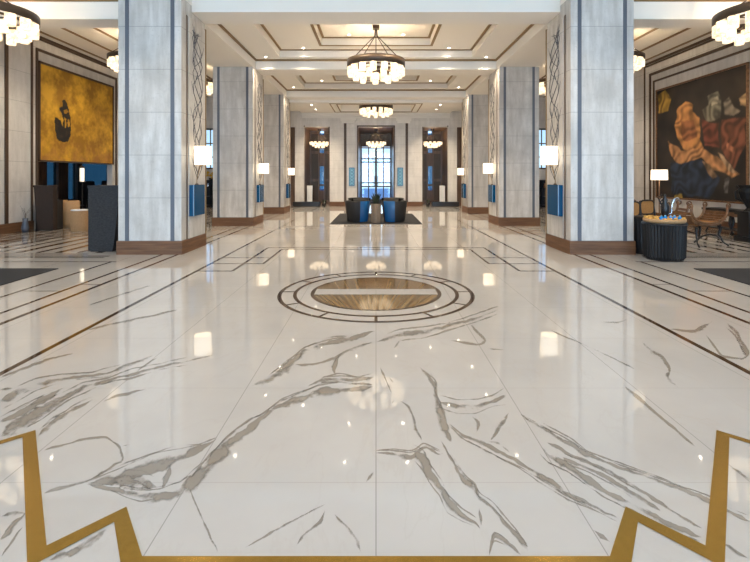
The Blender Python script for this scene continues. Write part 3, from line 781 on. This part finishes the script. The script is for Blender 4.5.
t = empty('wall_painting', (WX, (RA + RB) / 2, RZ0), 'large dark oil painting of draped orange figures on the right marble wall', 'painting')
rel(canvas('canvas', 1, RA + .05, RB - .05, RZ0 + .05, RZ1 - .05, dark, t, 180, 170, .03), t)
f = MB()
for a, b2, z0, z1 in ((RA, RA + .05, RZ0, RZ1), (RB - .05, RB, RZ0, RZ1), (RA, RB, RZ1 - .05, RZ1), (RA, RB, RZ0, RZ0 + .05)): f.box(WX - .06, WX, a, b2, z0, z1)
rel(f.build('frame', 'carved', t), t)

# ------------------------------------------------------------------ furniture in the centre
def barrel_chair(x, y, rz, label):
    t = empty('barrel_chair', (x, y, 0), label, 'chair', None, rz)
    A0, A1 = PI * 1.0 - .35, 2 * PI + .35       # back of the chair faces -y
    def shell(a0, a1, r0, r1, n, m_, nm):
        p = [(.34, .03), (.36, .10), (.40, .45), (.425, .70), (.41, .715), (.35, .70), (.33, .45), (.32, .30)]
        MB().lathe([(r + (r1 if r > .35 else 0), z) for r, z in p], 0, 0, n, a0=a0, a1=a1).build(nm, m_, t)
    shell(A0, A1, 0, 0, 40, 'charcoal', 'backrest')
    MB().lathe([(0, .12), (.33, .12), (.34, .2), (.33, .40), (.29, .44), (0, .44)], 0, 0, 32).build('seat_cushion', 'charcoal', t)
    MB().lathe([(0, .012), (.30, .012), (.30, .12), (0, .12)], 0, 0, 32).build('base', 'black', t)
    return t, shell
for x, rz, a, sd in ((-.61, -.5, None, 'left'), (.61, .5, None, 'right')):
    t, shell = barrel_chair(x, 15.15, rz, 'low curved dark barrel chair with a blue back band, %s of the beige planter' % sd)
    a0 = (1.5 * PI + .25 if x < 0 else 1.5 * PI - 1.0); a0 -= rz
    shell(a0, a0 + 1.0, 0, .006, 12, 'chairblue', 'back_panel')  # blue band over part of the back shell
for x, rz, sd in ((-.62, PI + .5, 'left'), (.62, PI - .5, 'right')):
    t, shell = barrel_chair(x, 17.1, rz, 'dark barrel chair facing the viewer, hidden behind the %s blue backed chair' % sd)
t = empty('potted_plant', (0, 14.85, .012), 'beige fluted planter with a dark leafy plant between the two barrel chairs', 'plant')
MB().lathe([(0, 0), (.15, 0), (.15, .03), (.158, .04), (.165, .60), (.15, .62), (.14, .60), (.14, .55), (0, .55)], 0, 0, 36, flute=.05).build('planter', 'planterbeige', t)
lf = MB(); r = random.Random(4)
for k in range(130):
    a = r.uniform(0, 2 * PI); l = r.uniform(.06, .15); c_, s_ = math.cos(a), math.sin(a); h = r.uniform(.08, .46)
    b0 = Vector((r.uniform(-.06, .06), r.uniform(-.06, .06), .55)); tip = b0 + Vector((c_ * l, s_ * l * .8, h)); mid = (b0 + tip) / 2 + Vector((0, 0, .06)); sd_ = Vector((-s_, c_, 0)) * .022
    lf.face([b0, mid - sd_, tip, mid + sd_])
lf.build('leaves', 'leaf', t)

# blue plaques on the back wall
for s, sd in ((-1, 'left'), (1, 'right')):
    t = empty('wall_plaque', (s * 1.24, YB, 1.06), 'blue ornamental plaque on the pale pier %s of the glazed door' % sd, 'plaque')
    MB().box(-.135, .135, -.04, 0, 0, .91).build('panel', 'ltblue', t)
    e = MB()
    for x0, x1, z0, z1 in ((-.145, -.11, -.01, .92), (.11, .145, -.01, .92), (-.11, .11, -.01, .03), (-.11, .11, .88, .92)): e.box(x0, x1, -.06, 0, z0, z1)
    for k in range(5):
        zc = .12 + k * .165; e.tube([(.08 * math.cos(q * PI / 6), -.045, zc + .07 * math.sin(q * PI / 6)) for q in range(13)], .011, 5)
    e.build('relief', 'darkblue', t)
# black benches and white pedestals by the back wall
for s, sd in ((-1, 'left'), (1, 'right')):
    t = empty('planter_bench', (s * 3.5, YB - .3, 0), 'long low black planter bench in front of the %s dark doorway' % sd, 'bench')
    MB().box(-.68, .68, -.14, .14, .03, .25).build('box', 'black', t, bevel=.01); MB().box(-.64, .64, -.1, .1, 0, .035).build('plinth', 'bronze', t)
    t = empty('potted_plant', (s * 2.62, YB - .35, 0), 'tiny dark plant in a black pot beside the %s dark doorway' % sd, 'plant')
    MB().lathe([(0, 0), (.08, 0), (.11, .2), (.09, .2), (.085, .15), (0, .15)], 0, 0, 20).build('pot', 'black', t)
    lf = MB(); r = random.Random(8)
    for k in range(30):
        a = r.uniform(0, 2 * PI); b0 = Vector((0, 0, .14)); tip = Vector((.15 * math.cos(a), .15 * math.sin(a), r.uniform(.25, .42))); sd_ = Vector((-math.sin(a), math.cos(a), 0)) * .015
        mid = (b0 + tip) / 2; lf.face([b0, mid - sd_, tip, mid + sd_])
    lf.build('leaves', 'leaf', t)
    t = empty('radiator_screen', (s * 3.48, YB + .6, 0), 'white slatted screen standing inside the %s dark doorway' % sd, 'screen')
    w = MB(); w.box(-.14, .14, -.05, .05, .0, 1.05); w.build('panel', 'whitecer', t, bevel=.008)
    w = MB()
    for k in range(3): w.box(-.10 + k * .08, -.06 + k * .08, -.062, -.05, .1, .98)
    w.build('slats', 'white', t)
# console table by the right far column
t = empty('console_table', (4.55, 21.6, 0), 'small dark wood console table past the farthest right column', 'table')
MB().box(-.42, .42, -.17, .17, .78, .82).build('table_top', 'carved', t)
for a in (-.38, .38):
    for b_ in (-.13, .13): MB().tube([(a, b_, 0), (a * .96, b_, .4), (a, b_, .78)], [.015, .02, .025]).build('leg', 'carved', t)

# ------------------------------------------------------------------ left side furniture
def host_stand(x, y, w, h, m_, label, flip, body, d_=.2):
    t = empty('host_stand', (x, y, 0), label, 'podium')
    hw = w / 2; k = w * .22
    v = MB(); xl0, xr0 = (-hw + k, hw) if not flip else (-hw, hw - k)
    n = 10; P_ = []
    for i in range(n + 1):
        q = i / n; e = q ** .7
        P_.append((xl0 + (-hw - xl0) * e, xr0 + (hw - xr0) * e, .02 + (h - .08) * q))
    for (a, b_, z), (a2, b2, z2) in zip(P_, P_[1:]):
        v.face([(a, -d_, z), (b_, -d_, z), (b2, -d_, z2), (a2, -d_, z2)]); v.face([(b_, d_, z), (a, d_, z), (a2, d_, z2), (b2, d_, z2)])
        v.face([(a, d_, z), (a, -d_, z), (a2, -d_, z2), (a2, d_, z2)]); v.face([(b_, -d_, z), (b_, d_, z), (b2, d_, z2), (b2, -d_, z2)])
    v.face([(P_[0][0], -d_, .02), (P_[0][0], d_, .02), (P_[0][1], d_, .02), (P_[0][1], -d_, .02)])
    v.build('front_panel', m_, t)
    MB().box(-hw - .015, hw + .015, -d_ - .015, d_ + .015, h - .06, h).build('top', m_, t, bevel=.006)
    MB().box(xl0 + .03, xr0 - .03, -d_ + .03, d_ - .03, 0, .03).build('plinth', 'black', t)
    MB().box(*body).build('back_cabinet', 'black', t)
host_stand(-9.33, 12.85, .54, 1.27, 'brownweave', 'tall tapered brown textured podium near the left alcove', False, (-.36, .2, .10, .42, 0, .84), .09)
host_stand(-5.46, 9.32, .62, 1.33, 'greyweave', 'tall tapered charcoal textured podium beside the front left column', True, (-.1, .30, .205, .5, 0, .98))
def drum(name, x, y, r, h, label, cat, m_='wicker'):
    t = empty(name, (x, y, 0), label, cat)
    MB().lathe([(0, 0), (r * .92, 0), (r, h * .3), (r, h * .8), (r * .94, h)], 0, 0, 56, flute=.03).build('body', m_, t)
    MB().lathe([(0, h), (r * .96, h), (r * .96, h + .03), (0, h + .04)], 0, 0, 28).build('top', 'white' if m_ == 'wicker' else m_, t)
    return t
drum('wicker_stool', -8.3, 12.75, .225, .56, 'light wicker drum stool with a pale top between the two podiums', 'stool')
t = empty('tub_chair', (-9.2, 13.7, 0), 'rounded tan wicker tub chair in front of the left alcove', 'chair', None, -.4)
MB().lathe([(.26, .12), (.30, .4), (.31, .78), (.27, .8), (.25, .4)], 0, 0, 28, a0=PI * .9, a1=2.1 * PI).build('backrest', 'wicker', t)
MB().lathe([(0, .35), (.25, .35), (.26, .42), (0, .46)], 0, 0, 24).build('seat', 'black', t)
MB().lathe([(0, .0), (.26, .0), (.27, .35), (0, .35)], 0, 0, 24).build('base', 'wicker', t)
# lantern lamp on a pole
t = empty('floor_lamp', (-9.2, 14.25, 0), 'glowing glass lantern on a black pole in front of the alcove', 'lamp')
MB().lathe([(0, 0), (.14, 0), (.14, .02), (.02, .04)], 0, 0, 20).build('base', 'black', t)
MB().tube([(0, 0, .02), (0, 0, 1.34)], .018).build('pole', 'black', t)
MB().lathe([(0, 1.36), (.065, 1.36), (.065, 1.78), (0, 1.78)], 0, 0, 18).build('glass', 'linen', t)
f = MB().lathe([(0, 1.33), (.08, 1.33), (.08, 1.36), (0, 1.36)], 0, 0, 18).lathe([(0, 1.86), (.05, 1.84), (.08, 1.78), (0, 1.78)], 0, 0, 18)
for k in range(4): a = k * PI / 2; f.tube([(.07 * math.cos(a), .07 * math.sin(a), 1.35), (.07 * math.cos(a), .07 * math.sin(a), 1.79)], .006, 5)
f.build('cage', 'black', t); lamp_glow((-9.2, 14.25, 1.57), 8, .03)
# dark high-backed chairs inside the alcove
for y, x, lab in ((17.0, -11.0, 'dark high backed armchair in the alcove, seen against the first blue window'), (18.8, -11.2, 'dark high backed armchair in the alcove behind the lantern pole')):
    t = empty('armchair', (x, y, 0), lab, 'chair')
    MB().box(-.3, .3, -.3, .3, .2, .45).build('seat', 'charcoal', t, bevel=.03)
    MB().box(-.3, .3, .22, .34, .4, 1.35).build('backrest', 'charcoal', t, bevel=.03)
    for a in (-.32, .32): MB().box(a - .05, a + .05, -.28, .3, .3, .68).build('armrest', 'charcoal', t, bevel=.02)
    for a in (-.26, .26):
        for b_ in (-.26, .26): MB().box(a - .025, a + .025, b_ - .025, b_ + .025, 0, .2).build('leg', 'black', t)
t = empty('vase', (-9.52, 12.35, 0), 'small slate blue vase with bare twigs against the left wall', 'vase')
MB().lathe([(0, 0), (.07, 0), (.09, .12), (.06, .3), (.07, .38), (.05, .38), (0, .3)], 0, 0, 20).build('body', 'bluestrip', t)
f = MB(); r = random.Random(5)
for k in range(5): f.tube([(0, 0, .32), (r.uniform(-.06, .06), r.uniform(-.06, .06), .5), (r.uniform(-.1, .18), r.uniform(-.25, .2), r.uniform(.55, .75))], [.005, .004, .002], 4)
f.build('twigs', 'browntrim', t)
# cabinets at the end of both aisles
for s, sd in ((-1, 'left'), (1, 'right')):
    t = empty('display_cabinet', (s * 8.3, 22.95, 0), 'black open shelved cabinet at the far end of the %s aisle' % sd, 'cabinet')
    f = MB(); f.box(-.75, -.71, -.2, .2, 0, 1.35); f.box(.71, .75, -.2, .2, 0, 1.35); f.box(-.75, .75, .18, .2, 0, 1.35); f.box(-.02, .02, -.2, .2, 0, 1.35)
    f.build('frame', 'black', t)
    for z in (.06, .5, .92, 1.32): MB().box(-.71, .71, -.2, .18, z, z + .03).build('shelf', 'black', t)
    for k, xx_ in enumerate((-.5, -.15, .2, .52)):
        v_ = MB().lathe([(0, 0), (.06, 0), (.08, .1), (.04, .2), (.05, .24), (0, .24)], 0, 0, 14).build('vase', 'chrome' if k % 2 else 'carved'); v_.location = (s * 8.3 + xx_, 22.9, .95)
        tag(v_, 'little %s vase on the black cabinet shelf of the %s aisle, %s' % ('silver' if k % 2 else 'brown', sd, ('nearest its left end', 'left of the middle', 'right of the middle', 'nearest its right end')[k]), 'vase')
t = empty('flower_arrangement', (-8.3, 22.9, 1.35), 'yellow flower arrangement on the black cabinet of the left aisle', 'flowers')
MB().lathe([(0, 0), (.09, 0), (.12, .12), (0, .12)], 0, 0, 16).build('bowl', 'bronze', t)
f = MB(); r = random.Random(3)
for k in range(40): f.ball((r.uniform(-.3, .3), r.uniform(-.12, .12), r.uniform(.12, .42)), r.uniform(.03, .055), 8)
f.build('blossoms', 'flower', t)
def shade_lamp(name, x, y, z, hz, r, hs, label, h0=0):
    t = empty(name, (x, y, z), label, 'lamp')
    MB().lathe([(0, 0), (r * .6, 0), (r * .6, .02), (.015, .04)], 0, 0, 20).build('base', 'bronze', t)
    MB().tube([(0, 0, .02), (0, 0, hz + .05)], .014).build('pole', 'carved', t)
    MB().lathe([(r * .95, hz), (r, hz), (r * .96, hz + hs), (r * .91, hz + hs), (r * .95, hz)], 0, 0, 28).build('lamp_shade', 'linen', t)
    MB().ball((0, 0, hz + hs / 2), .04).build('bulb', 'linen', [c for c in t.children if c.name.startswith('lamp_shade')][0])
    lamp_glow((x, y, z + hz + hs / 2), 10, .03)
shade_lamp('table_lamp', 7.95, 22.9, 1.35, .16, .19, .5, 'tall white lit lamp on the black cabinet of the right aisle')
shade_lamp('floor_lamp', 7.47, 12.0, 0, 1.42, .2, .27, 'floor lamp with a cream drum shade in front of the dark figure painting')

# ------------------------------------------------------------------ right side furniture
t = empty('fluted_drum_table', (5.27, 8.32, 0), 'black fluted drum table beside the front right column', 'table')
n = 84; prof = [(.30, .02), (.335, .06), (.345, .35), (.35, .64)]
MB().lathe(prof, 0, 0, n, flute=.045).build('fluted_body', 'charcoal', t)
MB().lathe([(0, 0), (.30, 0), (.30, .03)], 0, 0, 36).build('base', 'black', t)
MB().lathe([(0, .64), (.36, .64), (.365, .655), (.36, .675), (0, .675)], 0, 0, 48).build('table_top', 'black', t)
t = empty('serving_tray', (5.27, 8.32, .675), 'round golden woven tray on the fluted drum table', 'tray')
MB().lathe([(0, 0), (.32, 0), (.345, .03), (.34, .07), (.33, .07), (.315, .02), (0, .02)], 0, 0, 40).build('body', 'wicker', t)
f = MB(); r = random.Random(9)
for k in range(150):
    a = r.uniform(0, 2 * PI); q = r.uniform(.24, .31); f.ball((q * math.cos(a), q * math.sin(a), r.uniform(.045, .085)), r.uniform(.02, .03), 6)
o = f.build('dried_petals', 'petal', t); o['kind'] = 'stuff'
for k in range(5):
    o = empty('bottle', (5.10 + k * .082, 8.13 + .02 * (k % 2), .70), 'short blue bottle in the row on the golden tray, %s' % ('at the left end', 'second from the left end', 'in the middle', 'second from the right end', 'at the right end')[k], 'bottle', 'blue bottles on the golden tray')
    bo = MB().lathe([(0, 0), (.036, 0), (.036, .075), (.015, .095), (.015, .1), (0, .1)], 0, 0, 12).build('body', 'bottleblue', o)
    MB().lathe([(0, .1), (.014, .1), (.014, .115), (0, .115)], 0, 0, 10).build('cap', 'ltblue', o)
t = empty('beverage_urn', (5.36, 8.44, .695), 'black ornate urn with a curved steel spout on the fluted table', 'urn')
MB().lathe([(0, 0), (.06, 0), (.03, .05), (.07, .14), (.075, .26), (.04, .34), (.05, .38), (.02, .44), (.025, .47), (0, .5)], 0, 0, 20).build('body', 'black', t)
MB().tube([(.05, 0, .1), (.12, 0, .14), (.13, 0, .3), (.17, 0, .4), (.24, 0, .42), (.28, 0, .36)], .017, 8).build('spout', 'chrome', t)
f = MB()
for a in range(5): f.tube([(0, 0, .2), (-.07 - .01 * a, .02 * (a - 2), .22 + .05 * a), (-.1 + .02 * a, .03 * (a - 2), .28 + .05 * a)], .01, 6)
f.build('handle', 'black', t)
t = empty('drum_stool', (5.31, 9.0, 0), 'narrow black drum stool behind the fluted table', 'stool')
MB().lathe([(0, 0), (.22, 0), (.24, .1), (.25, .66), (.24, .68), (0, .68)], 0, 0, 48, flute=.03).build('body', 'black', t)
MB().lathe([(0, .68), (.25, .68), (.255, .70), (.24, .72), (0, .72)], 0, 0, 40).build('top', 'charcoal', t)
def cane_chair(x, y, rz, label, sc=1):
    t = empty('cane_chair', (x, y, 0), label, 'chair', None, rz)
    for a in (-.2, .2):
        MB().tube([(a, -.2, 0), (a, -.19, .2), (a, -.2, .44)], [.014, .018, .022]).build('leg', 'black', t)
        MB().tube([(a, .2, 0), (a, .19, .44), (a, .24, .75), (a, .26, .95)], [.014, .02, .02, .015]).build('leg', 'black', t)
    MB().box(-.24, .24, -.23, .23, .42, .47).build('seat', 'cane', t, bevel=.02)
    f = MB(); P_ = [(.2 * math.copysign(abs(math.cos(q)) ** .5, math.cos(q)), .25, .80 + .16 * math.copysign(abs(math.sin(q)) ** .5, math.sin(q))) for q in [k * PI / 12 for k in range(25)]]
    f.tube(P_, .02, 8); f.build('back_frame', 'black', t)
    MB().box(-.18, .18, .24, .26, .66, .94).build('back_panel', 'cane', t)
cane_chair(5.58, 9.72, 0, 'chair with a rounded black frame and amber cane back behind the fluted table')
cane_chair(6.35, 10.3, .3, 'amber cane chair right of the black urn, its back to the wall lamp')
def scroll_chair(x, y, rz, label):
    t = empty('scroll_armchair', (x, y, 0), label, 'chair', None, rz)
    for a in (-.36, .36):
        for b_, q in ((-.25, -1), (.25, 1)):
            MB().tube([(a * 1.12, b_ + q * .12, .012), (a * .98, b_ + q * .03, .08), (a * .85, b_ - q * .03, .25), (a * .95, b_, .42)], [.018, .016, .024, .035]).build('leg', 'black', t)
    for q in (-1, 1): MB().tube([(-.4, q * .25, .1), (-.2, q * .25, .22), (0, q * .25, .26), (.2, q * .25, .22), (.4, q * .25, .1)], .018, 6).build('stretcher', 'black', t)
    sh = MB(); n = 12
    for i in range(n):
        for q in range(2): pass
    P_ = [(.50 * math.cos(PI + PI * k / 16), .42 + .06 - .0 + .40 * (1 - abs(math.sin(PI * k / 16)) ** .6)) for k in range(17)]
    sh = MB()
    for (x0, z0), (x1, z1) in zip(P_, P_[1:]):
        sh.box(min(x0, x1), max(x0, x1), -.26, .26, min(z0, z1) - .05, min(z0, z1) + .01)
    sh.build('seat', 'carved', t)
    for q in (-1, 1):
        MB().tube([(x_, q * .27, z_ + .01) for x_, z_ in P_], .028, 8).build('side_rail', 'carved', t)
        for e in (-1, 1):
            MB().tube([(e * (.52 + .05 * math.cos(a_)), q * .27, .87 + .05 * math.sin(a_)) for a_ in [k * PI / 5 for k in range(11)]], .018, 6).build('scroll', 'carved', t)
    MB().box(-.3, .3, -.24, .24, .45, .52).build('seat_cushion', 'cane', t, bevel=.02)
scroll_chair(7.15, 10.1, .25, 'carved walnut scroll stool with curved black legs, nearest the aisle on the right')
scroll_chair(7.0, 11.2, -.2, 'carved walnut scroll stool behind the other one, below the dark painting')
t = empty('console_table', (9.3, 11.9, 0), 'black carved console table against the right wall below the painting', 'table')
MB().box(-.25, .25, -.75, .75, .60, .66).build('table_top', 'black', t)
MB().box(-.2, .2, -.7, .7, .48, .60).build('apron', 'carved', t)
for a in (-.2, .2):
    for b_ in (-.66, -.22, .22, .66): MB().tube([(a, b_, 0), (a * .8, b_ * .97, .1), (a * 1.1, b_, .3), (a, b_, .5)], [.03, .02, .035, .03]).build('leg', 'black', t)
MB().box(-.2, .2, -.68, .68, .12, .15).build('shelf', 'black', t)
t = empty('garden_urn', (8.72, 10.6, 0), 'tall black carved urn on a pedestal at the right edge of the photo', 'urn')
MB().box(-.22, .22, -.22, .22, 0, .12).box(-.17, .17, -.17, .17, .12, .62).box(-.21, .21, -.21, .21, .62, .70).build('pedestal', 'black', t)
MB().lathe([(0, .70), (.13, .70), (.07, .78), (.10, .84), (.22, 1.0), (.27, 1.15), (.24, 1.24), (.29, 1.31), (.25, 1.31), (.2, 1.2), (0, 1.15)], 0, 0, 24, flute=.06).build('bowl', 'charcoal', t)
for s in (-1, 1): MB().tube([(.22, s * .0, 1.0) if 0 else (s * .22, 0, .95), (s * .34, 0, 1.0), (s * .36, 0, 1.15), (s * .25, 0, 1.22)], .022).build('handle', 'charcoal', t)

# ------------------------------------------------------------------ light
w = bpy.data.worlds.new('sky'); bpy.context.scene.world = w; w.use_nodes = True; nt = w.node_tree
bg = nt.nodes['Background']; tc = nt.nodes.new('ShaderNodeTexCoord'); sp = nt.nodes.new('ShaderNodeSeparateXYZ'); rp_ = nt.nodes.new('ShaderNodeValToRGB')
nt.links.new(tc.outputs['Generated'], sp.inputs[0]); nt.links.new(sp.outputs[2], rp_.inputs[0]); nt.links.new(rp_.outputs[0], bg.inputs[0])
el = rp_.color_ramp.elements; el[0].position = 0; el[0].color = (.66, .83, 1, 1); el[1].position = .5; el[1].color = (.12, .3, .8, 1)
bg.inputs[1].default_value = 1.5
def area(loc, rot, sx, sy, e, col):
    l = bpy.data.lights.new('daylight', 'AREA'); l.shape = 'RECTANGLE'; l.size = sx; l.size_y = sy; l.energy = e; l.color = col
    o = bpy.data.objects.new('daylight', l); o.location = loc; o.rotation_euler = rot; C.objects.link(o); return o
for a, b2 in bays:     # daylight falling through each glazed bay of the entrance wall
    area(((a + b2) / 2, YF - .5, 2.4), (math.radians(90), 0, 0), b2 - a, 4.6, 540, (.62, .79, 1))

# ------------------------------------------------------------------ camera
cam = bpy.data.cameras.new('camera'); co = bpy.data.objects.new('camera', cam); C.objects.link(co)
co.location = (0, 0, H); co.rotation_euler = (PI / 2, 0, 0)
cam.sensor_width = 36; cam.lens = 36 * F / 750; cam.shift_x = -(CX - 375) / 750; cam.shift_y = -(281 - HY) / 750
cam.clip_end = 200
sc = bpy.context.scene; sc.camera = co
sc.view_settings.view_transform = 'Standard'; sc.view_settings.look = 'None'; sc.view_settings.exposure = .22; sc.view_settings.gamma = 1
sc.view_settings.use_curve_mapping = False
sc.cycles.max_bounces = 10; sc.cycles.diffuse_bounces = 5; sc.cycles.glossy_bounces = 5; sc.cycles.transparent_max_bounces = 12
sc.cycles.sample_clamp_indirect = 6
